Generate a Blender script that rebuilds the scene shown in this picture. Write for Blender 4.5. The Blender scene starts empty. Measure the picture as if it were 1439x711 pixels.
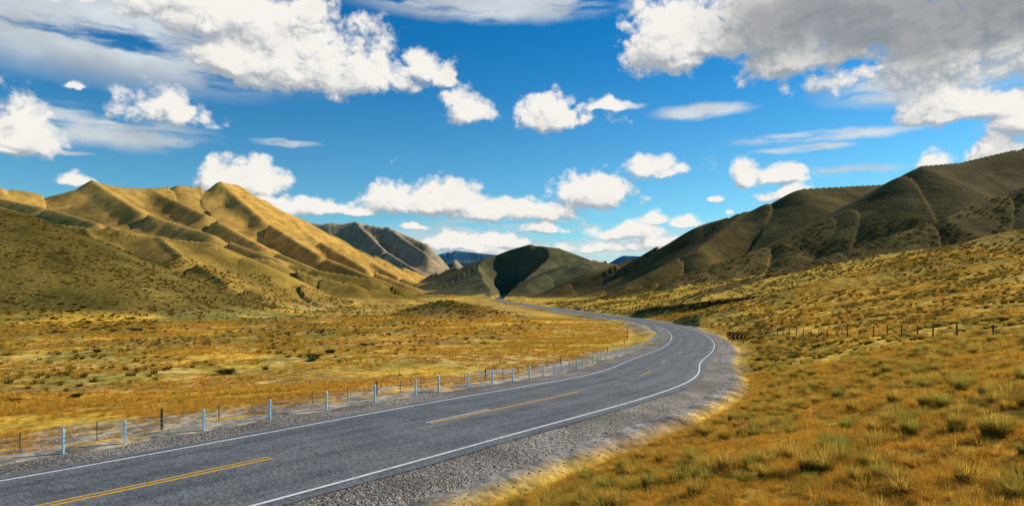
import bpy, math, random
import numpy as np
from mathutils import Vector
rng=np.random.default_rng(7); random.seed(7)
F=900.0; CX=719.5; HZ=405.0
scene=bpy.context.scene
scene.view_settings.view_transform='Standard'
scene.view_settings.look='None'; scene.view_settings.exposure=0
# ---------------------------------------------------------------- numpy noise
TAB=[rng.random((256,256)).astype(np.float32) for _ in range(6)]
def vn(x,y,s=0):
    T=TAB[s%6]; off=s*17.3
    x=x+off; y=y-off*0.7
    xi=np.floor(x); yi=np.floor(y); fx=x-xi; fy=y-yi
    xi=xi.astype(np.int64)&255; yi=yi.astype(np.int64)&255
    x1=(xi+1)&255; y1=(yi+1)&255
    fx=fx*fx*fx*(fx*(fx*6-15)+10); fy=fy*fy*fy*(fy*(fy*6-15)+10)
    a=T[xi,yi]; b=T[x1,yi]; c=T[xi,y1]; d=T[x1,y1]
    return (a+(b-a)*fx)+((c+(d-c)*fx)-(a+(b-a)*fx))*fy
def fbm(x,y,o=4,s=0,g=0.5):
    r=0; a=1; t=0
    for i in range(o):
        r=r+a*vn(x,y,s+i); t+=a; a*=g; x,y=(x*1.62+y*1.22+3.1),(y*1.62-x*1.22+1.7)
    return r/t
def sabs(v,e=.03): return np.sqrt(v*v+e)-math.sqrt(e)*.6
def ridged(x,y,o=4,s=0,g=0.5,e=.0):
    r=0; a=1; t=0
    for i in range(o):
        n=2*vn(x,y,s+i)-1
        r=r+a*(np.abs(n) if e==0 else sabs(n,e)); t+=a; a*=g; x,y=(x*1.62+y*1.22+3.1),(y*1.62-x*1.22+1.7)
    return r/t
def sst(x,a,b):
    t=np.clip((x-a)/(b-a),0,1); return t*t*(3-2*t)
def smax(a,b,k):
    h=np.clip(k-np.abs(a-b),0,None)/k
    return np.maximum(a,b)+h*h*k*0.25
# ---------------------------------------------------------------- road centreline (world metres)
RP=np.array([(-50,-26,-5.3),(-30,-4,-5.4),(-11.85,16.2,-5.5),(-8.1,20.4,-5.5),(-3.4,26.3,-5.5),(3.9,36,-5.75),(9.8,48,-6.5),(17,71,-7.95),(25.6,94,-8.9),(33.4,119,-9.65),(44,165,-11),(50.5,216,-12),(50,279,-13),(41,370,-14),(10,613,-15),(-21,960,-16),(-10,1500,-17)],float)
def resample(P,step):
    out=[]
    Q=np.vstack([2*P[0]-P[1],P,2*P[-1]-P[-2]])
    for i in range(1,len(Q)-2):
        p0,p1,p2,p3=Q[i-1],Q[i],Q[i+1],Q[i+2]
        t0=0; t1=t0+np.linalg.norm(p1-p0)**.5; t2=t1+np.linalg.norm(p2-p1)**.5; t3=t2+np.linalg.norm(p3-p2)**.5
        n=max(2,int(np.linalg.norm(p2-p1)/0.5))
        for t in np.linspace(t1,t2,n,endpoint=False):
            A1=(t1-t)/(t1-t0)*p0+(t-t0)/(t1-t0)*p1; A2=(t2-t)/(t2-t1)*p1+(t-t1)/(t2-t1)*p2; A3=(t3-t)/(t3-t2)*p2+(t-t2)/(t3-t2)*p3
            B1=(t2-t)/(t2-t0)*A1+(t-t0)/(t2-t0)*A2; B2=(t3-t)/(t3-t1)*A2+(t-t1)/(t3-t1)*A3
            out.append((t2-t)/(t2-t1)*B1+(t-t1)/(t2-t1)*B2)
    out=np.array(out)
    s=np.concatenate([[0],np.cumsum(np.linalg.norm(np.diff(out,axis=0),axis=1))])
    ss=np.arange(0,s[-1],step)
    return np.stack([np.interp(ss,s,out[:,k]) for k in range(3)],1)
CL=resample(RP,1.0)
def smooth(R,w):
    k=np.ones(2*w+1)/(2*w+1)
    o=R.copy()
    for c in range(3):
        e=np.concatenate([2*R[0,c]-R[w:0:-1,c],R[:,c],2*R[-1,c]-R[-2:-w-2:-1,c]])
        o[:,c]=np.convolve(e,k,'valid')
    return o
CL=smooth(smooth(CL,5),4)
TG=np.gradient(CL[:,:2],axis=0); TG/=np.linalg.norm(TG,axis=1)[:,None]
RT=np.stack([TG[:,1],-TG[:,0]],1)
idx=[0]
while idx[-1]<len(CL)-1:
    r=np.linalg.norm(CL[idx[-1],:2]); idx.append(min(len(CL)-1,idx[-1]+int(max(2,min(40,r*0.06)))))
PL=CL[idx]
def road_query(x,y):
    best=np.full(x.shape,1e18); off=np.zeros(x.shape); rz=np.zeros(x.shape)
    for i in range(len(PL)-1):
        ax,ay,az=PL[i]; bx,by,bz=PL[i+1]
        dx,dy=bx-ax,by-ay; L2=dx*dx+dy*dy
        px=x-ax; py=y-ay
        t=np.clip((px*dx+py*dy)/L2,0,1)
        ex=px-t*dx; ey=py-t*dy; d2=ex*ex+ey*ey
        m=d2<best
        best=np.where(m,d2,best)
        sg=np.where(dx*py-dy*px>0,-1.0,1.0)
        off=np.where(m,sg*np.sqrt(d2),off); rz=np.where(m,az+t*(bz-az),rz)
    return off,rz
# ---------------------------------------------------------------- ridges: pixel positions and chosen depths -> world
def W(px,py,D): return ((px-CX)/F*D, D, (HZ-py)/F*D)
RID=[
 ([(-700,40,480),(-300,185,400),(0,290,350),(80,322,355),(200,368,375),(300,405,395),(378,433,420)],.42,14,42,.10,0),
 ([(-200,290,720),(60,312,660),(150,322,640),(225,334,620),(300,341,600),(340,357,590),(400,388,575),(440,412,560)],.48,16,60,.2,1),
 ([(225,334,620),(255,358,530),(320,394,480),(380,417,455)],.48,16,40,.14,1),
 ([(120,322,640),(150,356,520),(200,385,460)],.48,14,40,.14,1),
 ([(320,360,760),(380,364,740),(440,387,720),(500,400,700),(560,414,690),(610,428,680)],.48,14,50,.2,1),
 ([(360,356,1000),(430,376,940),(520,391,900),(590,411,880),(630,418,900)],.42,16,60,.22,1),
 ([(-500,225,1300),(-100,258,1300),(0,262,1300),(60,273,1350),(130,255,1450),(165,262,1500),(210,265,1600),(250,260,1700),(275,262,1750),(310,256,1800),(335,260,1850),(370,280,1900),(430,311,2000),(480,336,2100),(540,365,2200),(600,388,2300),(640,402,2400)],.52,30,120,.20,2),
 ([(130,255,1450),(200,298,1250),(300,330,1050),(390,364,950),(450,392,900)],.46,30,80,.17,2),
 ([(210,265,1600),(290,301,1400),(370,346,1200),(460,384,1080),(540,406,1000)],.48,28,80,.18,2),
 ([(310,256,1800),(370,308,1600),(450,358,1380),(560,403,1200)],.5,18,70,.27,2),
 ([(370,280,1900),(440,332,1700),(515,376,1500),(590,406,1400)],.5,18,70,.27,2),
 ([(430,311,2000),(500,355,1850),(560,388,1650),(610,405,1550)],.5,18,70,.26,2),
 ([(-100,258,1300),(60,290,1080),(140,313,950),(230,337,850)],.44,26,80,.16,2),
 ([(340,296,3700),(440,313,3600),(500,312,3600),(545,320,3500),(600,342,3300),(640,364,3200),(675,382,3100)],.55,30,300,.45,3),
 ([(500,312,3600),(540,350,3100),(600,388,2700)],.5,24,200,.45,3),
 ([(545,320,3500),(600,356,3000),(650,392,2800)],.5,24,200,.45,3),
 ([(580,398,2000),(610,383,2000),(637,374,2000),(662,385,1900),(695,403,1800)],.45,14,120,.25,4),
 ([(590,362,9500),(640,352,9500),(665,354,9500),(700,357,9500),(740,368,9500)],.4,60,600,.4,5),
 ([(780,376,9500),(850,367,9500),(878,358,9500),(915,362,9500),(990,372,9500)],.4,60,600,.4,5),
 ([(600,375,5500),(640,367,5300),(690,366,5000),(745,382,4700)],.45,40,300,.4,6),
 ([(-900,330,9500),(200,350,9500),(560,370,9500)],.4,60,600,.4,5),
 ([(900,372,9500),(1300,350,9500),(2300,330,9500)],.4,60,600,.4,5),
 ([(622,404,1500),(660,382,1550),(700,359,1600),(745,344,1600),(785,348,1600),(815,361,1650),(870,373,1700),(960,375,1700)],.45,45,130,.18,4),
 ([(745,344,1600),(725,378,1380),(690,408,1200)],.36,70,90,.12,4),
 ([(700,417,1000),(740,398,1050),(790,372,1150),(820,367,1150),(860,370,1200),(940,372,1200)],.45,28,80,.15,4),
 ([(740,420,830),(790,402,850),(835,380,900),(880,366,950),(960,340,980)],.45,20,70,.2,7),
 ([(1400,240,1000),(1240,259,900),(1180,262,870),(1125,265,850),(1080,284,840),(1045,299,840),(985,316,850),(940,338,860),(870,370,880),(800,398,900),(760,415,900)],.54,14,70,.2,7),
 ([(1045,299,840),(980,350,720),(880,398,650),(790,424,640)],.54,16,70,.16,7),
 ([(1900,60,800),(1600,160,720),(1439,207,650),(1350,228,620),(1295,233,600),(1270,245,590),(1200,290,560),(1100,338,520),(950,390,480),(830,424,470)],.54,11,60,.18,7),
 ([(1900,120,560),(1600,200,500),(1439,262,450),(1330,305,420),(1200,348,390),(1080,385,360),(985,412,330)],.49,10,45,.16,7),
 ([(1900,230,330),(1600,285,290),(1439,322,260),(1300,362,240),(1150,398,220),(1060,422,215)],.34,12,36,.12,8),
 ([(893,437,305),(922,430,292),(965,427,277),(1010,420,257),(1060,416,240)],1.15,1.0,14,.10,9),  # road cut; its shadow is carried by a darker ground colour
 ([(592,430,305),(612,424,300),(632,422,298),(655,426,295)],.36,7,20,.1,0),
]
COL=np.array([(.125,.098,.022),(.27,.18,.034),(.60,.345,.08),(.33,.25,.15),(.12,.11,.05),(.08,.21,.30),(.13,.19,.18),(.135,.095,.030),(.44,.27,.045),(.06,.048,.018)])  # far ranges blued for haze; olive near-left and right hills darkened for shade
zb_r=[0,30,70,120,200,400,600,1000,2000,6000,14000,20000]
zb_z=[-6.6,-7.3,-9.2,-11,-12.6,-14.6,-15.6,-17,-17.5,-18,-30,-40]
def terrain(x,y,want_col=False):
    r=np.hypot(x,y)
    off=np.full(x.shape,500.0)*np.sign(x+1e-6); rz=np.full(x.shape,-16.0)
    m=r<1700
    o,z_=road_query(x[m],y[m]); off[m]=o; rz[m]=z_
    base=np.interp(r,zb_r,zb_z)
    plain=base+ (fbm(x/40,y/40,4,1)-.5)*2.0+(fbm(x/7,y/7,3,2)-.5)*.35
    t=sst(-off,8,45)
    left=(rz-.25-1.0*sst(-off,7.5,13))*(1-t)+plain*t
    b=np.interp(off,[0,6.3,7.6,9,18.5,60,200,600],[0,0,-.35,-.05,2.6,9.4,40,90])
    near=1-sst(r,350,800)
    right=rz-.2+b*near+((fbm(x/9,y/9,3,3)-.5)*1.1+(fbm(x/2.2,y/2.2,2,4)-.5)*.34)*sst(off,7.6,14)
    z=np.where(off>0,right,left)
    cid=np.full(x.shape,-1,np.int64)
    ridgeness=np.zeros(x.shape)
    far=r>150
    if far.any():
        xf=x[far]; yf=y[far]; zf=z[far]; cf=cid[far]; gf=ridgeness[far]; bf=base[far]
        w1=(fbm(xf/90,yf/90,2,5)-.5); w2=(fbm(xf/300,yf/300,3,2)-.5)
        rg=ridged(xf/260+w2*.8,yf/260,4,1,.5,.02); rg2=ridged(xf/60+w1*.6,yf/60,2,3,.5,.02)
        for k,(pts,sl,rd,gw,ga,ci) in enumerate(RID):
            P=[W(*p) for p in pts]
            best=np.full(xf.shape,-1e9); bs=np.zeros(xf.shape); bd=np.zeros(xf.shape); s0=0
            wx=w1*gw*.5
            for i in range(len(P)-1):
                ax,ay,az=P[i]; bx,by,bz=P[i+1]; dx,dy=bx-ax,by-ay; L=math.hypot(dx,dy)
                px=xf-ax; py=yf-ay
                t=np.clip((px*dx+py*dy)/(L*L),0,1)
                d=np.hypot(px-t*dx,py-t*dy)
                c=az+t*(bz-az)-sl*(np.sqrt(d*d+rd*rd)-rd)
                mm=c>best
                best=np.where(mm,c,best); bs=np.where(mm,s0+t*L,bs); bd=np.where(mm,d,bd)
                s0+=L
            q=vn((bs+wx*1.6+bd*.25)/gw,bd/(gw*5)+k*3.1,k)
            q2=vn((bs+wx*1.6)/gw*2.7,bd/(gw*2.5)+k*1.7,k+1)
            g=sabs(2*q-1,.03)*.72+sabs(2*q2-1,.03)*.28
            depth=gw*1.1*(1-np.exp(-bd/(gw*1.1)))
            best=best-ga*(1-g)*depth+(w1*gw*.08+w2*gw*.06)*np.clip(bd/gw,0,1)
            ra={2:(18,3.2),3:(60,8),1:(3,1.6),4:(5,1.5),7:(2,1.6),0:(1.5,1)}.get(ci,(0,0))
            if k==len(RID)-1: ra=(0,0)
            if ra[0]: 
                hh=np.clip((best-bf)/(ra[0]*3),0,1)*np.clip(bd/(ra[0]*2.0),.08,1)
                best=best-ra[0]*(1-rg)*hh-ra[1]*(1-rg2)*np.clip(bd/25,.1,1)*np.clip((best-bf)/20,0,1)
                g=g*.55+rg*.3+rg2*.3
            kk=max(3.0,gw*.18)
            mm=best>zf
            cf=np.where(mm,ci,cf); gf=np.where(mm,g,gf)
            zf=smax(zf,best,kk)
        z[far]=zf; cid[far]=cf; ridgeness[far]=gf
    ao=np.abs(off)
    act=r<1600
    zc=rz-.3
    z=np.where(act,np.minimum(z,zc+.25+1.0*np.clip(ao-8,0,None)),z)
    z=np.where(act,np.maximum(z,zc-.45*np.clip(ao-6.5,0,None)),z)
    wr=np.where(act,1-sst(ao,6.2,7.4),0)
    z=z*(1-wr)+zc*wr
    if not want_col: return z,off,rz,cid
    n1=fbm(x/60,y/60,4,3); n2=fbm(x/13,y/13,4,1); n3=fbm(x/3,y/3,3,2); n4=fbm(x/260,y/160,3,4)
    gold=np.array([.70,.42,.055]); olive=np.array([.25,.21,.042]); brown=np.array([.36,.20,.06]); pale=np.array([.80,.56,.16]); grav=np.array([.36,.33,.29])
    def mix(a,b,t): return a+(b-a)*t[...,None]
    c=np.zeros(x.shape+(3,))+gold
    c=mix(c,olive,sst(n2*.45+n1*.55,.46,.60)*.85)
    c=mix(c,brown,sst(vn(x/30,y/8,3)*.5+n4*.5,.46,.64)*.8)
    c=mix(c,pale,sst(n3*.5+n1*.5,.54,.68)*.7)
    fb=sst(r,130,190)*(1-sst(r,330,420))*(x<-40)
    c=mix(c,np.array([.18,.17,.045])+0*c,fb*sst(n1*.5+n2*.5,.38,.56)*.75)
    rightm=sst(off,6,14)*(r<900)
    rc=mix(np.zeros(x.shape+(3,))+np.array([.76,.45,.06]),np.array([.29,.22,.04]),sst(n2*.5+n3*.5,.46,.66))
    c=mix(c,rc,rightm*.9)
    wg=np.interp(r,[0,20,35,60,110],[12,16,19,15,10])
    gw_=(sst(-off,5.5,7)*(1-sst(-off+ (n2-.5)*22,wg-2.5,wg+2.5)))*(r<420)
    c=mix(c,grav,gw_*sst(n3*.6+n2*.4,.33,.50)*.9)
    c=mix(c,grav*.8,(1-sst(off,6.3,7.7))*(off>0)*(r<900))
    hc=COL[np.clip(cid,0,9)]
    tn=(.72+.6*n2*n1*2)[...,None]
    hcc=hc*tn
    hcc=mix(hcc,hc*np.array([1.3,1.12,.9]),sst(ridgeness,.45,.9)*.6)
    hcc=mix(hcc,hc*np.array([.45,.48,.5]),(1-sst(ridgeness,.05,.36))*.5)  # gully shade painted into the hill colour
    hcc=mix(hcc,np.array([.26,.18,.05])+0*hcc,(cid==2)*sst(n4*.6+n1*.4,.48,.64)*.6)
    gp=((cid==1)|(cid==0)|(cid==7))*sst(n1*.5+n4*.5,.46,.62)
    hcc=mix(hcc,np.array([.44,.27,.06])+0*hcc,gp*.65*np.where(cid==1,1,.2))
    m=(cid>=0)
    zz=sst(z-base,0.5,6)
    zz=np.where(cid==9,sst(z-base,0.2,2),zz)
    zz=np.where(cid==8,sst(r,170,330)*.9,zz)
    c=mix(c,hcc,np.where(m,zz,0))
    return z,off,rz,cid,c
# ---------------------------------------------------------------- node helpers
def newmat(name):
    m=bpy.data.materials.new(name); m.use_nodes=True; nt=m.node_tree; nt.nodes.clear()
    out=nt.nodes.new('ShaderNodeOutputMaterial'); bs=nt.nodes.new('ShaderNodeBsdfPrincipled')
    nt.links.new(bs.outputs[0],out.inputs[0]); bs.inputs['Roughness'].default_value=.9
    bs.inputs['Specular IOR Level'].default_value=.15
    return m,nt,bs,out
class NT:
    def __init__(s,nt): s.nt=nt
    def put(s,inp,v):
        if isinstance(v,bpy.types.NodeSocket): s.nt.links.new(v,inp)
        else: inp.default_value=v
    def math(s,op,a,b=0.0,c=0.0,clamp=False):
        n=s.nt.nodes.new('ShaderNodeMath'); n.operation=op; n.use_clamp=clamp
        s.put(n.inputs[0],a); s.put(n.inputs[1],b); s.put(n.inputs[2],c); return n.outputs[0]
    def vm(s,op,a,b=None,c=None):
        n=s.nt.nodes.new('ShaderNodeVectorMath'); n.operation=op
        s.put(n.inputs[0],a)
        if b is not None: s.put(n.inputs[1],b)
        if c is not None: s.put(n.inputs[2],c)
        return n.outputs['Value'] if op=='LENGTH' else n.outputs[0]
    def scale(s,a,k):
        n=s.nt.nodes.new('ShaderNodeVectorMath'); n.operation='SCALE'; s.put(n.inputs[0],a); s.put(n.inputs['Scale'],k); return n.outputs[0]
    def noise(s,v,sc,det=4,rough=.5,col=False,dist=0.0):
        n=s.nt.nodes.new('ShaderNodeTexNoise'); s.put(n.inputs['Vector'],v); n.inputs['Scale'].default_value=sc
        n.inputs['Detail'].default_value=det; n.inputs['Roughness'].default_value=rough; n.inputs['Distortion'].default_value=dist
        return n.outputs['Color'] if col else n.outputs[0]
    def vor(s,v,sc,feat='F1',sm=0.5,out='Distance',rnd=1.0):
        n=s.nt.nodes.new('ShaderNodeTexVoronoi'); n.feature=feat; s.put(n.inputs['Vector'],v); n.inputs['Scale'].default_value=sc
        return n.outputs[out]
    def mr(s,v,a,b,c=0.0,d=1.0,sm=True):
        n=s.nt.nodes.new('ShaderNodeMapRange'); n.interpolation_type='SMOOTHSTEP' if sm else 'LINEAR'
        s.put(n.inputs[0],v); s.put(n.inputs[1],a); s.put(n.inputs[2],b); s.put(n.inputs[3],c); s.put(n.inputs[4],d); return n.outputs[0]
    def mix(s,f,a,b,mode='MIX'):
        n=s.nt.nodes.new('ShaderNodeMix'); n.data_type='RGBA'; n.blend_type=mode; n.clamp_factor=True
        s.put(n.inputs[0],f)
        for i,v in ((6,a),(7,b)):
            if isinstance(v,tuple) and len(v)==3: v=v+(1.0,)
            s.put(n.inputs[i],v)
        return n.outputs[2]
    def attr(s,name,out='Color'):
        n=s.nt.nodes.new('ShaderNodeAttribute'); n.attribute_name=name; return n.outputs[out]
    def obj(s): return s.nt.nodes.new('ShaderNodeTexCoord').outputs['Object']
    def bump(s,h,st,dist):
        n=s.nt.nodes.new('ShaderNodeBump'); n.inputs['Strength'].default_value=st; n.inputs['Distance'].default_value=dist
        s.put(n.inputs['Height'],h); return n.outputs[0]
# ---------------------------------------------------------------- terrain mesh
th=np.concatenate([np.radians(np.linspace(-180,-52,60,endpoint=False)),np.radians(np.linspace(-52,52,1150)),np.radians(np.linspace(52,180,61))[1:-1]])
nr=1250
rr=np.concatenate([[0.05],np.exp(np.linspace(math.log(1.2),math.log(16000),nr-1))])
TH,RR=np.meshgrid(th,rr)
X=(RR*np.sin(TH)); Y=(RR*np.cos(TH))
sh=X.shape
zs=[];cs=[]
Xf=X.ravel();Yf=Y.ravel()
CH=200000
for i in range(0,len(Xf),CH):
    a=terrain(Xf[i:i+CH],Yf[i:i+CH],True); zs.append(a[0]); cs.append(a[4])
Z=np.concatenate(zs); C=np.concatenate(cs)
nR,nT=sh
def grid_faces(nR,nT,wrap):
    i=np.arange(nR-1)[:,None]; j=np.arange(nT if wrap else nT-1)[None,:]
    j1=(j+1)%nT
    a=i*nT+j; b=i*nT+j1; c=(i+1)*nT+j1; d=(i+1)*nT+j
    return np.stack([a,d,c,b],-1).reshape(-1,4)
def mesh_np(name,V,Fc,mat=None,smooth=True,colors=None):
    me=bpy.data.meshes.new(name); n=len(V); k=Fc.shape[1]
    me.vertices.add(n); me.vertices.foreach_set('co',np.asarray(V,np.float32).ravel())
    me.loops.add(len(Fc)*k); me.loops.foreach_set('vertex_index',Fc.astype(np.int32).ravel())
    me.polygons.add(len(Fc)); me.polygons.foreach_set('loop_start',np.arange(0,len(Fc)*k,k,dtype=np.int32))
    me.polygons.foreach_set('use_smooth',np.full(len(Fc),smooth))
    me.update(calc_edges=True)
    if colors is not None:
        if colors.shape[1]==3: colors=np.concatenate([colors,np.ones((n,1))],1)
        at=me.attributes.new('col','FLOAT_COLOR','POINT')
        at.data.foreach_set('color',colors.astype(np.float32).ravel())
    ob=bpy.data.objects.new(name,me); scene.collection.objects.link(ob)
    if mat: me.materials.append(mat)
    return ob
m_ter,nt,bs,out=newmat('terrain_grassland'); N=NT(nt)
co=N.obj()
base=N.attr('col')
v1=N.vor(co,.55,'F1'); v2=N.vor(co,1.9,'F1'); nf=N.noise(co,6,5,.7); nb=N.noise(co,.04,6,.65)
d=N.mr(v1,.15,.62,.6,1.12)
d2=N.mr(v2,.1,.6,.75,1.1)
f=N.math('MULTIPLY',d,d2)
f=N.math('MULTIPLY',f,N.mr(nf,.3,.7,.7,1.3))
f=N.math('MULTIPLY',f,N.mr(nb,.35,.65,.8,1.2))
cs_=N.scale(base,f)
nt.links.new(cs_,bs.inputs['Base Color'])
h=N.math('ADD',N.math('MULTIPLY',v1,-1.0),N.math('MULTIPLY',v2,-.3)); h=N.math('ADD',h,N.math('MULTIPLY',nf,.12))
b1=N.bump(h,.7,.35)
n2=nt.nodes.new('ShaderNodeBump'); n2.inputs['Strength'].default_value=.5; n2.inputs['Distance'].default_value=4; N.put(n2.inputs['Height'],nb); nt.links.new(b1,n2.inputs['Normal'])
nt.links.new(n2.outputs[0],bs.inputs['Normal'])
bs.inputs['Specular IOR Level'].default_value=.03; bs.inputs['Roughness'].default_value=1
ter=mesh_np('grassland_terrain',np.stack([Xf,Yf,Z],1),grid_faces(nR,nT,True),m_ter,True,C)
# ---------------------------------------------------------------- road strips
def strip(name,offs,i0,i1,dz,mat,vary=None):
    ii=np.arange(i0,i1+1); s=ii.astype(float)
    P=CL[ii]; R=RT[ii]; no=len(offs)
    VV=np.zeros((len(ii),no,3)); UV=np.zeros((len(ii),no,2))
    for k,o in enumerate(offs):
        oo=o+ (vary(s,k) if vary else 0)
        VV[:,k,0]=P[:,0]+R[:,0]*oo; VV[:,k,1]=P[:,1]+R[:,1]*oo
        VV[:,k,2]=P[:,2]+dz-np.abs(oo)*.02
        UV[:,k,0]=oo; UV[:,k,1]=s
    Fc=grid_faces(len(ii),no,False)[:,::-1]
    ob=mesh_np(name,VV.reshape(-1,3),Fc,mat)
    at=ob.data.attributes.new('road','FLOAT_VECTOR','POINT')
    at.data.foreach_set('vector',np.concatenate([UV.reshape(-1,2),np.zeros((len(ii)*no,1))],1).astype(np.float32).ravel())
    me=ob.data
    if me.polygons[0].normal.z<0: me.flip_normals()
    return ob
NC=len(CL)-1
m_as,nt,bs,out=newmat('asphalt'); N=NT(nt); co=N.obj()
rv=N.attr('road','Vector')
sx=nt.nodes.new('ShaderNodeSeparateXYZ'); nt.links.new(rv,sx.inputs[0])
ao=N.math('ABSOLUTE',sx.outputs[0]); w=N.math('ABSOLUTE',N.math('SUBTRACT',ao,1.9)); w=N.math('ABSOLUTE',N.math('SUBTRACT',w,.85))
track=N.mr(w,.0,.45,1.0,.0)
st=N.noise(N.vm('MULTIPLY',rv,(1.2,.05,1)),1.6,5,.6); pt=N.noise(co,.35,5,.6); ag=N.vor(co,26,'F1',out='Color'); fi=N.noise(co,45,3,.8)
c=N.mix(N.mr(st,.3,.7),(.095,.104,.112),(.160,.168,.172))
c=N.mix(N.math('MULTIPLY',track,.55),c,(.068,.076,.086))
c=N.mix(N.mr(pt,.42,.62,0,.5),c,(.185,.187,.186))
agb=nt.nodes.new('ShaderNodeSeparateColor'); nt.links.new(ag,agb.inputs[0])
c=N.scale(c,N.mr(agb.outputs[0],0,1,.35,1.75,False)); c=N.scale(c,N.mr(fi,.3,.7,.65,1.35))
ck=N.vor(N.vm('ADD',N.vm('MULTIPLY',rv,(.5,.16,1)),N.scale(N.noise(co,.8,4,.6,True),.5)),.9,'DISTANCE_TO_EDGE')
c=N.mix(N.mr(ck,.0,.014,.5,.0),c,(.04,.042,.045))
nt.links.new(c,bs.inputs['Base Color']); bs.inputs['Roughness'].default_value=.8; bs.inputs['Specular IOR Level'].default_value=.25
nt.links.new(N.bump(N.math('ADD',agb.outputs[0],fi),.5,.012),bs.inputs['Normal'])
m_gr,nt,bs,out=newmat('gravel'); N=NT(nt); co=N.obj()
a=N.vor(co,14,'F1',out='Color'); sp=nt.nodes.new('ShaderNodeSeparateColor'); nt.links.new(a,sp.inputs[0]); dd=N.vor(co,14,'F1'); d3=N.vor(co,5,'F1'); n0=N.noise(co,.6,5,.6)
c=N.mix(sp.outputs[0],(.20,.175,.15),(.58,.51,.43)); c=N.mix(N.mr(n0,.4,.65,0,.6),c,(.26,.225,.185)); c=N.scale(c,N.mr(dd,.2,.75,1.1,.45)); c=N.scale(c,N.mr(N.noise(co,.25,3,.5),.35,.65,.75,1.15))
nt.links.new(c,bs.inputs['Base Color']); nt.links.new(N.bump(N.math('ADD',N.math('MULTIPLY',dd,-1),N.math('MULTIPLY',d3,-1.2)),.9,.05),bs.inputs['Normal'])
def paint(name,col,wear=.8):
    m,nt,bs,out=newmat(name); N=NT(nt); co=N.obj()
    w=N.noise(co,30,4,.75); w2=N.noise(co,3,4,.6)
    c=N.mix(N.mr(N.math('ADD',N.math('MULTIPLY',w,.7),N.math('MULTIPLY',w2,.3)),.50,.60,0,wear),col,(.14,.14,.14))
    nt.links.new(c,bs.inputs['Base Color']); bs.inputs['Roughness'].default_value=.7; return m
m_wh=paint('white_road_paint',(.80,.80,.78)); m_ye=paint('yellow_road_paint',(.80,.44,.02),.6)
def evary(amp,outer):
    def f(s,k):
        if k in outer:
            sg=-1 if k==0 else 1
            return sg*((fbm(s/3.0+k*9,s*0+k,4,2)-.5)*amp)
        return 0
    return f
road=strip('road',[-4.35,-2.9,-1.4,0,1.4,2.9,4.35],0,NC,0,m_as,vary=evary(.25,(0,6)))
def shoulder(name,offs,zo):
    ii=np.arange(0,NC+1); P=CL[ii]; R=RT[ii]; no=len(offs)
    VV=np.zeros((len(ii),no,3))
    for k,o in enumerate(offs):
        e=abs(o)
        j=(fbm(ii/2.5+o*5,ii*0.+o,3,3)-.5)
        oo=o+np.sign(o)*j*(1.2 if e>6 else (.15 if e>4.2 else 0))
        VV[:,k,0]=P[:,0]+R[:,0]*oo; VV[:,k,1]=P[:,1]+R[:,1]*oo
        VV[:,k,2]=P[:,2]+zo[k]-.02*np.minimum(e,5)+((fbm(ii/1.7,ii*0+o*2,2,4)-.5)*.16 if e>5.2 else 0)
    ob=mesh_np(name,VV.reshape(-1,3),grid_faces(len(ii),no,False)[:,::-1],m_gr)
    if ob.data.polygons[0].normal.z<0: ob.data.flip_normals()
    return ob
shoulder('gravel_shoulder',[-8.6,-7.6,-6.8,-6,-5.2,-4.2,0,4.2,4.8,5.4,5.9,6.5,7.1,7.8],[-.95,-.35,-.17,-.09,-.05,-.02,-.05,-.02,-.05,-.1,-.17,-.28,-.46,-.95])
def yi(y): return int(np.argmin(np.where(CL[:,0]<200,np.abs(CL[:,1]-y),1e9)))
def stripf(name,o,w,y0,y1,mat):
    return strip(name,[o-w,o+w],yi(y0),yi(y1),.006,mat)
parts=[]
parts.append(stripf('edge_line_left',-3.75,.065,-26,1400,m_wh))
parts.append(stripf('edge_line_right',3.75,.065,-26,1400,m_wh))
parts.append(stripf('double_yellow_a',-.13,.055,-26,20.6,m_ye)); parts.append(stripf('double_yellow_b',.13,.055,-26,20.6,m_ye))
parts.append(stripf('yellow_line',.13,.055,26.3,35.6,m_ye))
parts.append(stripf('centre_dash',-.13,.055,26.6,29.2,m_wh))
for y0,y1 in [(47,53),(66,70),(84,88),(104,109)]:
    parts.append(stripf('centre_dash',0,.05,y0,y1,m_ye))
parts.append(stripf('yellow_line',0,.05,150,230,m_ye))
for p in parts: p.parent=road
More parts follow.
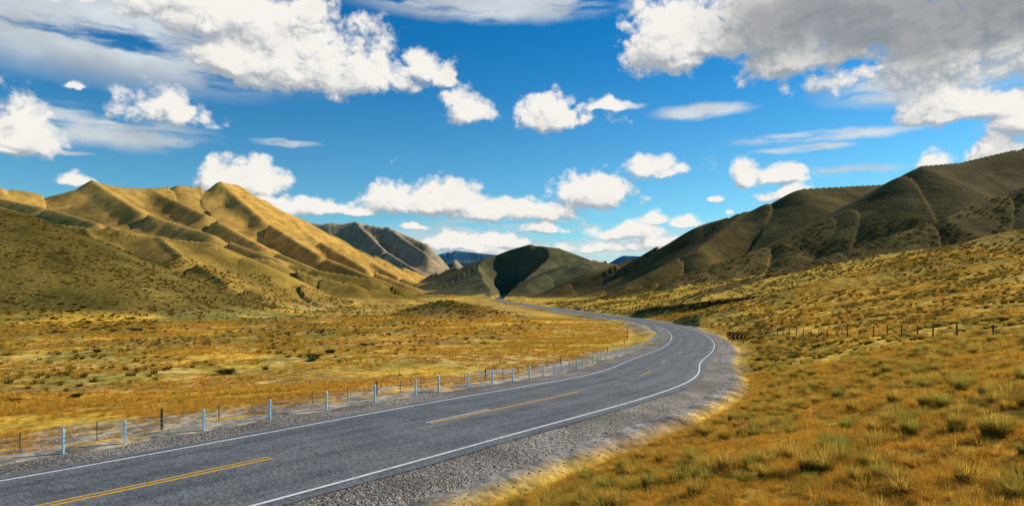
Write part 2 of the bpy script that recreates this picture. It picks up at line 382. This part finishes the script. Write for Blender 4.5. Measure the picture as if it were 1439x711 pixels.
# ---------------------------------------------------------------- mesh builder
class MB:
    def __init__(s): s.v=[]; s.f=[]; s.m=[]
    def box(s,c,sx,sy,sz,yaw=0,mi=0,taper=1.0,tilt=0):
        b=len(s.v); ca,sa=math.cos(yaw),math.sin(yaw)
        for dz,k in ((0,1),(1,taper)):
            for dx,dy in ((-1,-1),(1,-1),(1,1),(-1,1)):
                x=dx*sx/2*k; y=dy*sy/2*k
                s.v.append((c[0]+x*ca-y*sa,c[1]+x*sa+y*ca,c[2]+dz*sz))
        for q in ((0,3,2,1),(4,5,6,7),(0,1,5,4),(1,2,6,5),(2,3,7,6),(3,0,4,7)):
            s.f.append([b+i for i in q]); s.m.append(mi)
    def tube(s,P,r,mi=0,n=5,r1=None):
        P=[Vector(p) for p in P]; b=len(s.v); m=len(P)
        for i,p in enumerate(P):
            d=(P[min(i+1,m-1)]-P[max(i-1,0)]).normalized()
            u=d.cross(Vector((0,0,1)))
            if u.length<.01: u=Vector((1,0,0))
            u.normalize(); w=d.cross(u)
            rad=r if r1 is None else r+(r1-r)*i/(m-1)
            for k in range(n):
                a=2*math.pi*k/n; q=p+u*math.cos(a)*rad+w*math.sin(a)*rad; s.v.append(tuple(q))
        for i in range(m-1):
            for k in range(n):
                s.f.append([b+i*n+k,b+i*n+(k+1)%n,b+(i+1)*n+(k+1)%n,b+(i+1)*n+k]); s.m.append(mi)
        s.f.append([b+k for k in range(n)][::-1]); s.m.append(mi)
        s.f.append([b+(m-1)*n+k for k in range(n)]); s.m.append(mi)
    def poly(s,pts,mi=0):
        b=len(s.v); s.v+= [tuple(p) for p in pts]; s.f.append(list(range(b,b+len(pts)))); s.m.append(mi)
    def make(s,name,mats,smooth=False,parent=None):
        me=bpy.data.meshes.new(name); me.from_pydata(s.v,[],s.f); 
        for m in mats: me.materials.append(m)
        me.polygons.foreach_set('material_index',s.m)
        if smooth: me.polygons.foreach_set('use_smooth',[True]*len(s.f))
        me.update()
        ob=bpy.data.objects.new(name,me); scene.collection.objects.link(ob)
        if parent: ob.parent=parent
        return ob
def simple(name,col,rough=.6,metal=0,var=.25,sc=12):
    m,nt,bs,out=newmat(name); N=NT(nt); co=N.obj()
    c=N.scale(N.mix(0,col,col),N.mr(N.noise(co,sc,4,.6),.3,.7,1-var,1+var))
    nt.links.new(c,bs.inputs['Base Color']); bs.inputs['Roughness'].default_value=rough; bs.inputs['Metallic'].default_value=metal
    bs.inputs['Specular IOR Level'].default_value=.4
    return m
m_post=simple('blue_white_post',(.36,.70,.85),.45,.0,.08); m_steel=simple('wire_steel',(.30,.33,.36),.4,.6); m_wood=simple('weathered_wood',(.11,.08,.055),.9,0,.4,20)
m_blk=simple('black_sign_face',(.015,.015,.015),.5); m_yel=simple('yellow_sign_face',(.75,.30,.02),.4); m_red=simple('red_reflector',(.5,.03,.02),.3); m_wht=simple('white_plastic',(.75,.77,.78),.4,0,.08); m_blue=simple('blue_sign_face',(.04,.15,.3),.5)
def at(i,o):
    p=CL[i]; r=RT[i]; return p[0]+r[0]*o,p[1]+r[1]*o
def zat(x,y): return float(terrain(np.array([x],float),np.array([y],float))[0][0])
mb=MB(); tops=[]
i=float(yi(-10)); end=yi(330)
while i<end:
    k=int(i); x,y=at(k,-6.9); z=CL[k,2]-.32; yaw=math.atan2(TG[k,1],TG[k,0])+random.uniform(-.1,.1)
    mb.box((x,y,z),.06,.10,.90,yaw,0); mb.box((x,y,z+.90),.064,.104,.04,yaw,0,.6)
    rx,ry=RT[k]; mb.box((x+rx*.056,y+ry*.056,z+.72),.045,.012,.12,yaw,2)
    tops.append((x+rx*.07,y+ry*.07,z)); i+=2.85
for hh in (.45,.62,.78):
    mb.tube([(a,b,c+hh) for a,b,c in tops],.007,1,4)
mb.make('wire_rope_barrier',[m_post,m_steel,m_wht])
mb=MB(); tops=[]
i=yi(0)
while i<yi(300):
    x,y=at(i,-13.2+.8*math.sin(i*.05)); z=zat(x,y)
    big=(len(tops)%5==0)
    s=.10 if big else .04
    mb.box((x,y,z-.2),s,s,1.2 if big else 1.05,random.uniform(0,1),0)
    tops.append((x,y,z)); i+=3 if i<yi(40) else 5
for hh in (.3,.55,.78): mb.tube([(a,b,c+hh) for a,b,c in tops],.004,1,3)
mb.make('wire_fence',[m_wood,m_steel])
mb=MB(); tops=[]
pth=[(1085,118),(1130,97),(1190,77),(1240,66),(1285,57),(1325,50),(1424,42),(1560,34),(1750,26)]
pw=[((px-CX)/F*D,D) for px,D in pth]
dd=[0]
for a,b in zip(pw,pw[1:]): dd.append(dd[-1]+math.dist(a,b))
s=0
while s<dd[-1]:
    x=float(np.interp(s,dd,[p[0] for p in pw])); y=float(np.interp(s,dd,[p[1] for p in pw])); z=zat(x,y)
    mb.tube([(x,y,z-.2),(x+random.uniform(-.05,.05),y,z+1.2)],.065,0,6,.055); tops.append((x,y,z)); s+=4.2
for hh in (.4,.7,1.0): mb.tube([(a,b,c+hh) for a,b,c in tops],.007,1,3)
mb.make('wire_fence',[m_wood,m_steel])
def chevron(x,y,z,w,h,yaw):
    mb=MB(); ca,sa=math.cos(yaw),math.sin(yaw)
    def L(u,v,d): return (x+u*ca-d*sa,y+u*sa+d*ca,z+v)
    for u in (-w*.35,w*.35):
        p=L(u,0,.06); mb.box((p[0],p[1],z-.3),.09,.09,h+1.2,yaw,2)
    mb.box((x,y,z+.75),w,.03,h,yaw,0)
    n=4; st=w/n
    for k in range(n):
        u0=-w/2+k*st
        for half in (0,1):
            vb,vt=(.75+.04,.75+h/2) if half==0 else (.75+h/2,.75+h-.04)
            if half==0: pts=[(u0+.45*st,vb),(u0+.9*st,vb),(u0+.5*st,vt),(u0+.05*st,vt)]
            else: pts=[(u0+.05*st,vb),(u0+.5*st,vb),(u0+.9*st,vt),(u0+.45*st,vt)]
            mb.poly([L(u,v,-.019) for u,v in pts],1)
    return mb.make('chevron_sign',[m_blk,m_yel,m_wood])
k=yi(117); x,y=at(k,7.9); chevron(x,y,CL[k,2]-.4,2.8,1.1,math.radians(-18))
k=yi(128); x,y=at(k,8.0); chevron(x,y,CL[k,2]-.4,2.4,1.0,math.radians(-12))
def sign(i,o,face,name,h=2.6,w=.75,dia=True):
    x,y=at(i,o); z=CL[i,2]-.3; mb=MB()
    mb.tube([(x,y,z),(x,y,z+h)],.04,1,6)
    cz=z+h-.3; 
    if dia: P=[(0,-w*.7),(w*.7,0),(0,w*.7),(-w*.7,0)]
    else: P=[(-w,-w*.5),(w,-w*.5),(w,w*.5),(-w,w*.5)]
    fr=[(x+u,y-.05,cz+v) for u,v in P]; bk=[(x+u,y-.02,cz+v) for u,v in P]
    mb.poly(fr,0); mb.poly(bk[::-1],1)
    for a in range(4): mb.poly([fr[a],bk[a],bk[(a+1)%4],fr[(a+1)%4]],1)
    mb.make(name,[face,m_steel])
sign(yi(245),7.2,m_yel,'warning_sign',2.6,.8); sign(yi(350),-7.2,m_blue,'road_sign',3.0,1.2,False); sign(yi(385),7.0,m_wht,'road_sign',2.6,.8,False)
for n,(yy,o) in enumerate([(72,5.7),(100,5.7),(140,5.7),(175,5.7),(210,5.7),(255,5.7),(300,5.7),(360,5.7),(430,5.7)]):
    i=yi(yy); x,y=at(i,o); z=CL[i,2]-.35; yaw=math.atan2(TG[i,1],TG[i,0]); mb=MB()
    mb.box((x,y,z),.04,.11,1.15,yaw,0,.9); mb.box((x-TG[i,0]*.025,y-TG[i,1]*.025,z+.92),.015,.08,.14,yaw,1)
    mb.make('edge_marker_post',[m_wht,m_red])
# ---------------------------------------------------------------- grass
def grass_mat(name,lo,hi,alt,trans=.3):
    m,nt,bs,out=newmat(name); N=NT(nt)
    nt.nodes.remove(bs)
    df=nt.nodes.new('ShaderNodeBsdfDiffuse')
    h=N.attr('h','Fac'); oi=nt.nodes.new('ShaderNodeObjectInfo').outputs['Random']
    c=N.mix(h,lo,hi); c=N.mix(N.mr(oi,.0,.85,.0,1,False),c,N.mix(h,(lo[0]*.9,lo[1]*.8,lo[2]*.8),alt))
    c=N.scale(c,N.mr(N.attr('v','Fac'),0,1,.6,1.4,False))
    nt.links.new(c,df.inputs[0])
    tr=nt.nodes.new('ShaderNodeBsdfTranslucent'); nt.links.new(c,tr.inputs[0]); mx=nt.nodes.new('ShaderNodeMixShader'); mx.inputs[0].default_value=trans
    nt.links.new(df.outputs[0],mx.inputs[1]); nt.links.new(tr.outputs[0],mx.inputs[2]); nt.links.new(mx.outputs[0],out.inputs[0]); return m
m_tus=grass_mat('tussock_blades',(.055,.052,.010),(.54,.47,.08),(.92,.58,.10),.5)
m_dry=grass_mat('dry_grass_blades',(.44,.24,.035),(.95,.58,.09),(.88,.52,.07),.5)
m_tusf=grass_mat('far_tussock_blades',(.055,.05,.012),(.30,.22,.045),(.50,.31,.055),.3)
m_shr=grass_mat('shrub_leaves',(.02,.03,.01),(.08,.095,.025),(.13,.12,.03))
def clump(name,n,H,R,w,mat,spread=1.0,seg=3,seed=0):
    g=np.random.default_rng(seed); V=[];Fc=[];hh=[];vv=[]
    for _ in range(n):
        a=g.uniform(0,2*math.pi); rr_=R*.35*math.sqrt(g.random()); bx,by=rr_*math.cos(a),rr_*math.sin(a)
        a2=a+g.normal(0,.5); ln=H*g.uniform(.6,1.1); out_=R*g.uniform(.15,1.0)*spread; px,py=-math.sin(a2),math.cos(a2); b=len(V); val=g.random()
        for k in range(seg+1):
            t=k/seg; o=out_*t**1.5; z=ln*(t-.42*(out_/R)*t**3)
            wd=w*(1-t*.85)
            for sgn in (-1,1):
                V.append((bx+math.cos(a2)*o+px*wd*sgn,by+math.sin(a2)*o+py*wd*sgn,z-.03)); hh.append(t); vv.append(val)
        for k in range(seg): Fc.append((b+2*k,b+2*k+1,b+2*k+3,b+2*k+2))
    me=bpy.data.meshes.new(name); me.from_pydata(V,[],Fc); me.materials.append(mat)
    for nm,d_ in (('h',hh),('v',vv)):
        a_=me.attributes.new(nm,'FLOAT','POINT'); a_.data.foreach_set('value',np.array(d_,np.float32))
    return bpy.data.objects.new(name,me)
def scatter(name,pts,scl,protos,ids=None):
    col=bpy.data.collections.new(name+'_source')
    for p in protos: col.objects.link(p)
    me=bpy.data.meshes.new(name); n=len(pts); me.vertices.add(n); me.vertices.foreach_set('co',np.asarray(pts,np.float32).ravel())
    s=me.attributes.new('scl','FLOAT_VECTOR','POINT'); s.data.foreach_set('vector',np.asarray(scl,np.float32).ravel())
    r=me.attributes.new('rot','FLOAT_VECTOR','POINT'); rt=np.zeros((n,3),np.float32); rt[:,2]=rng.uniform(0,6.28,n); rt[:,:2]=rng.normal(0,.08,(n,2)); r.data.foreach_set('vector',rt.ravel())
    q=me.attributes.new('pid','INT','POINT'); q.data.foreach_set('value',rng.integers(0,len(protos),n).astype(np.int32))
    ob=bpy.data.objects.new(name,me); scene.collection.objects.link(ob)
    ng=bpy.data.node_groups.new(name,'GeometryNodeTree'); ng.interface.new_socket('Geometry',in_out='INPUT',socket_type='NodeSocketGeometry'); ng.interface.new_socket('Geometry',in_out='OUTPUT',socket_type='NodeSocketGeometry')
    gi=ng.nodes.new('NodeGroupInput'); go=ng.nodes.new('NodeGroupOutput'); ip=ng.nodes.new('GeometryNodeInstanceOnPoints'); ci=ng.nodes.new('GeometryNodeCollectionInfo')
    ci.inputs['Collection'].default_value=col; ci.inputs['Separate Children'].default_value=True; ci.inputs['Reset Children'].default_value=True
    def na(nm,t):
        a=ng.nodes.new('GeometryNodeInputNamedAttribute'); a.data_type=t; a.inputs[0].default_value=nm; return a.outputs[0]
    L=ng.links.new
    L(gi.outputs[0],ip.inputs['Points']); L(ci.outputs[0],ip.inputs['Instance']); ip.inputs['Pick Instance'].default_value=True
    L(na('pid','INT'),ip.inputs['Instance Index']); L(na('rot','FLOAT_VECTOR'),ip.inputs['Rotation']); L(na('scl','FLOAT_VECTOR'),ip.inputs['Scale']); L(ip.outputs[0],go.inputs[0])
    md=ob.modifiers.new('scatter','NODES'); md.node_group=ng; return ob
def sample(n,r0,r1,a0,a1,pw=1.0):
    u=rng.random(n)
    r=(r0**pw+u*(r1**pw-r0**pw))**(1/pw)
    a=np.radians(rng.uniform(a0,a1,n)); x=r*np.sin(a); y=r*np.cos(a)
    z,off,rz,cid=terrain(x,y); return x,y,z,off,r,cid
x,y,z,off,r,cid=sample(7000,5,90,-40,50,1.4)
den=fbm(x/5,y/5,3,1)
k=(off>8.6)&(rng.random(len(x))<sst(den,.3,.55))
s=rng.uniform(.4,1.05,len(x))*(1+.15*sst(r,5,40)); pts=np.stack([x,y,z],1)[k]; s=s[k]
scatter('tussock_grass',pts,np.stack([s,s,s*rng.uniform(.75,1.05,len(s))],1),[clump('tussock_a',480,.60,.50,.007,m_tus,seed=1),clump('tussock_b',400,.52,.46,.007,m_tus,1.1,seed=2),clump('tussock_c',440,.64,.45,.007,m_tus,.9,seed=3)])
x,y,z,off,r,cid=sample(36000,70,600,-42,46,1.2)
den=fbm(x/14,y/14,3,1)
k=((off>10)|(cid>=0)|((off<-40)&(rng.random(len(x))<.25)))&(rng.random(len(x))<sst(den,.3,.58))
s=(rng.uniform(.7,1.4,len(x))*(1+r/400))[k]; pts=np.stack([x,y,z],1)[k]
scatter('tussock_grass',pts,np.stack([s,s,s*.85],1),[clump('tussock_d',50,.6,.5,.03,m_tusf,seed=4,seg=2),clump('tussock_e',40,.5,.5,.03,m_tusf,seed=5,seg=2)])
x,y,z,off,r,cid=sample(42000,3,60,-46,50,1.15)
k=((off>7.8)|((off<-11.5)&(rng.random(len(x))<sst(fbm(x/4,y/4,3,2),.35,.6)*np.where(off<-17,1,.35))))
s=(rng.uniform(.5,1.1,len(x))*(1+r/50))[k]; pts=np.stack([x,y,z],1)[k]
scatter('dry_grass',pts,np.stack([s,s,s*rng.uniform(.55,.95,len(s))],1),[clump('dry_a',60,.22,.26,.004,m_dry,seed=6,seg=2),clump('dry_b',50,.17,.3,.004,m_dry,seed=7,seg=2),clump('dry_c',45,.28,.22,.004,m_dry,seed=8,seg=2)])
x,y,z,off,r,cid=sample(36000,50,300,-46,46,1.2)
k=((off>9)|(off<-14))&(rng.random(len(x))<sst(fbm(x/12,y/12,3,2),.3,.6))
s=(rng.uniform(.8,1.6,len(x))*(1+r/150))[k]; pts=np.stack([x,y,z],1)[k]
scatter('dry_grass',pts,np.stack([s,s,s*.6],1),[clump('dry_d',22,.3,.4,.02,m_dry,seed=9,seg=2),clump('dry_e',20,.25,.45,.02,m_dry,seed=10,seg=2)])
def stone(seed):
    g=np.random.default_rng(seed); import bmesh
    bm=bmesh.new(); bmesh.ops.create_icosphere(bm,subdivisions=1,radius=1)
    for v in bm.verts: v.co=Vector((v.co.x*g.uniform(.8,1.2),v.co.y*g.uniform(.7,1.1),v.co.z*g.uniform(.5,.8)))
    me=bpy.data.meshes.new('stone'); bm.to_mesh(me); bm.free(); me.materials.append(m_stone); return bpy.data.objects.new('stone',me)
m_stone=simple('stone',(.36,.33,.29),.9,0,.35,3)
n=12000; si=np.clip((rng.random(n)**1.6*110).astype(int)+yi(-5),0,NC); side=np.where(rng.random(n)<.62,1,-1); o=np.where(side>0,4.7+rng.beta(2.6,1.3,n)*3.2,-(4.9+rng.random(n)**.8*9))
sx_=CL[si,0]+RT[si,0]*o+rng.uniform(-.5,.5,n); sy_=CL[si,1]+RT[si,1]*o+rng.uniform(-.5,.5,n)
tz,_,rz_,_=terrain(sx_,sy_)
prof=np.interp(np.abs(o),[4.2,5.4,6.5,7.1,7.8],[-.1,-.2,-.38,-.56,-1.0])
sz=np.maximum(tz,rz_+prof); sc=.012+.055*rng.random(n)**4
scatter('roadside_stones',np.stack([sx_,sy_,sz],1),np.stack([sc,sc,sc],1),[stone(i) for i in range(4)])
shp=[clump('shrub_a',500,.9,.8,.03,m_shr,1.0,seed=21),clump('shrub_b',420,.8,.9,.03,m_shr,1.1,seed=22)]
x,y,z,off,r,cid=sample(900,60,420,-42,-10,1.6); k=(rng.random(len(x))<.04)&(off<-25)
x2,y2,z2,off2,r2,cid2=sample(120,220,330,-36,-29,1.2)
P=np.concatenate([np.stack([x,y,z],1)[k],np.stack([x2,y2,z2],1)]); s=rng.uniform(.5,1.3,len(P))
scatter('shrub',P,np.stack([s*1.3,s*1.3,s*.7],1),shp)
# ---------------------------------------------------------------- world
SAZ,SEL=math.radians(64),math.radians(31)
wd=bpy.data.worlds.new('sky'); scene.world=wd; wd.use_nodes=True; nt=wd.node_tree; nt.nodes.clear(); N=NT(nt)
D=nt.nodes.new('ShaderNodeTexCoord').outputs['Generated']
sp=nt.nodes.new('ShaderNodeSeparateXYZ'); nt.links.new(D,sp.inputs[0])
sky=nt.nodes.new('ShaderNodeTexSky'); sky.sky_type='NISHITA'; sky.sun_disc=False; sky.sun_elevation=SEL; sky.sun_rotation=SAZ; sky.altitude=600; sky.air_density=1.0; sky.dust_density=.3; sky.ozone_density=2.5
tint=N.mix(N.mr(sp.outputs[2],.0,.42),(.62,1.10,1.14),(.04,.70,1.08))
skc=N.mix(1.0,sky.outputs[0],tint,'MULTIPLY')
b1=nt.nodes.new('ShaderNodeBackground'); nt.links.new(skc,b1.inputs[0]); b1.inputs[1].default_value=.105
ow=nt.nodes.new('ShaderNodeOutputWorld'); nt.links.new(b1.outputs[0],ow.inputs[0])
# ---------------------------------------------------------------- clouds: shell of cloud, density from code
def ae(px,py):
    a=math.atan((px-CX)/F); e=math.atan((HZ-py)/math.hypot(F,px-CX)); return a,e
CUM=[(410,100,165,80),(330,92,85,50),(500,116,78,40),(20,190,70,70),(235,166,90,48),(105,124,26,13),(590,94,28,36),(627,113,18,22),(658,162,46,36),(785,168,74,38),(850,154,30,14),
(345,260,66,38),(380,286,34,18),(440,294,62,24),(500,301,26,11),(108,256,28,18),(8,212,22,12),
(548,286,42,46),(620,288,56,34),(690,302,50,24),(765,306,62,26),(835,279,68,40),(935,241,62,34),(1045,252,22,26),(1095,253,40,22),(1115,280,64,20),
(922,310,20,16),(962,316,26,14),(1003,280,14,8),(1020,300,12,10),(650,348,62,22),(770,324,60,18),(870,332,75,24),(850,352,80,18),(740,364,110,24),(580,317,22,8),(930,347,50,16),(700,340,60,16),
(950,64,85,75),(960,86,38,20),(1060,60,90,60),(1150,78,120,70),(1300,84,180,95),(1460,80,140,90),(1220,40,260,80),(1340,162,120,46),(1440,172,60,60),(1400,224,52,50),(1315,230,30,22),(1150,10,280,60),(1400,10,280,70),(300,30,220,60)]
CIR=[(180,40,460,95),(120,178,240,34),(400,200,60,6),(80,212,60,4),(985,156,90,14),(1150,192,190,10),(1190,238,120,9),(1130,208,90,7),(1300,120,200,30),(700,8,240,26),(770,345,300,56),(870,150,40,6)]
dpx=math.radians(.062)
ua=np.arange(math.radians(-50),math.radians(50),dpx); va=np.arange(math.radians(.6),math.radians(31),dpx)
U,V=np.meshgrid(ua,va); q=U*F; w=V*F
wx=(fbm(q/40,w/40,6,1,.55)-.5)*20; wy=(fbm(q/40,w/40,6,3,.55)-.5)*18
def union(lst,bot,Ux,Vx,kk=.25):
    cur=np.full(U.shape,9.0)
    for (px,py,rx,ry) in lst:
        a,e=ae(px,py); ca=math.cos(a); ru=rx*ca*ca/F; rv_=ry*ca/F
        pu=(Ux-a)/ru; pv=(Vx-e)/rv_
        if bot: pv=np.where(pv<0,pv*-bot,pv)
        l=np.sqrt(pu*pu+pv*pv)
        if kk: h=np.clip(kk-np.abs(cur-l),0,None)/kk; cur=np.minimum(cur,l)-h*h*kk*.25
        else: cur=np.minimum(cur,l)
    return 1-cur
u0=union(CUM,2.6,U+wx/F,V+wy/F)
xb=q+wx*1.0; yb=(w+wy*1.0)*1.15
bil=ridged(xb/32,yb/32,6,2,.52)
nn=fbm(xb/60,yb/50,7,4,.55)
fl=np.minimum(u0,.7)+1.25*(nn-.5)+.65*(bil-.36)
wisp=fbm(q/9,w/7,4,2,.6)
Fp=np.clip(fl,0,1.3)
Hh=Fp**.75
def shift(A,dx,dy):
    dx=int(round(dx/(dpx*F))); dy=int(round(dy/(dpx*F)))
    B=np.zeros_like(A); h_,w_=A.shape
    B[:h_-dy,:w_-dx]=A[dy:,dx:]; return B
dsum=0
for L_,wt in ((2.5,.8),(5,.8),(10,.8),(20,.65),(40,.6)):
    dsum=dsum+wt*(shift(Hh,L_*.5,L_*.86)-Hh)
lit=np.clip(.60-.75*dsum,0,1)
core=sst(fl,.35,1.1)
lit=lit*(1-.35*core*(1-sst(nn,.40,.62)))
dark=np.clip(1-np.hypot((U-ae(1330,-30)[0])/.36,(V-ae(1330,-30)[1])/.120),0,1); dark=sst(dark+ (nn-.5)*.5,.05,.5)
lit=lit*(1-.65*dark)
shc=np.array([.38,.43,.48]); whc=np.array([.93,.90,.85])
cc=shc+(whc-shc)*sst(lit,-.08,.98)[...,None]
cc=cc*(1-.35*dark)[...,None]
al=sst(fl+ (wisp-.5)*.34,-.04,.42)
cw=union(CIR,0,U+wx*.8/F,V+wy*.5/F,0)
cn=fbm(q/170+wx*.01,w/24+wy*.02,7,0,.62)
ca_=sst(cw,0,.6)*sst(cn,.28,.56)*.9
cirn=fbm(q/60,w/30,5,3)
cirr=np.array([.62,.67,.70])*(.70+.6*cirn)[...,None]
A=al+ca_*(1-al)
colr=(cc*al[...,None]+cirr*(ca_*(1-al))[...,None])/np.maximum(A,1e-4)[...,None]
hz=1-sst(V,0,.085); colr=colr*(1-.35*hz[...,None])+np.array([.68,.82,.88])*.35*hz[...,None]
ef=sst(U,ua[0],ua[0]+.1)*(1-sst(U,ua[-1]-.1,ua[-1]))*sst(V,va[0],va[0]+.02)*(1-sst(V,va[-1]-.08,va[-1])); A=A*ef
Rd=21000.0
Vt=np.stack([Rd*np.sin(U)*np.cos(V),Rd*np.cos(U)*np.cos(V),Rd*np.sin(V)],-1).reshape(-1,3)
Fc=grid_faces(U.shape[0],U.shape[1],False)
Af=A.ravel(); keep=(Af[Fc].max(1)>.004); Fc=Fc[keep]
used=np.zeros(len(Af),bool); used[Fc.ravel()]=True; mp=np.cumsum(used)-1
m_cl,nt,bs,out=newmat('cloud_vapour'); nt.nodes.remove(bs); N=NT(nt)
at_=nt.nodes.new('ShaderNodeAttribute'); at_.attribute_name='col'
em=nt.nodes.new('ShaderNodeEmission'); nt.links.new(at_.outputs['Color'],em.inputs[0]); tp=nt.nodes.new('ShaderNodeBsdfTransparent'); mx=nt.nodes.new('ShaderNodeMixShader')
nt.links.new(at_.outputs['Alpha'],mx.inputs[0]); nt.links.new(tp.outputs[0],mx.inputs[1]); nt.links.new(em.outputs[0],mx.inputs[2]); nt.links.new(mx.outputs[0],out.inputs[0])
try: m_cl.cycles.emission_sampling='NONE'
except Exception as e: print(e)
mesh_np('sky_clouds',Vt[used],mp[Fc],m_cl,True,np.concatenate([colr.reshape(-1,3),Af[:,None]],1)[used])
# sun
S=Vector((math.sin(SAZ)*math.cos(SEL),math.cos(SAZ)*math.cos(SEL),math.sin(SEL)))
sl=bpy.data.lights.new('sun','SUN'); sl.energy=5.0; sl.angle=math.radians(.5); sl.color=(1,.90,.71)
so=bpy.data.objects.new('sun',sl); scene.collection.objects.link(so); so.rotation_euler=(-S).to_track_quat('-Z','Y').to_euler(); so.location=S*100
cam=bpy.data.cameras.new('camera'); co_=bpy.data.objects.new('camera',cam); scene.collection.objects.link(co_); co_.location=(0,0,0); co_.rotation_euler=(math.pi/2,0,0)
cam.sensor_width=36; cam.lens=36*F/1439; cam.shift_y=(HZ-355.5)/1439; cam.clip_start=.1; cam.clip_end=60000
scene.camera=co_
print('verts',len(Xf),'cloud verts',used.sum(),'ground under camera',zat(0.1,0.1))
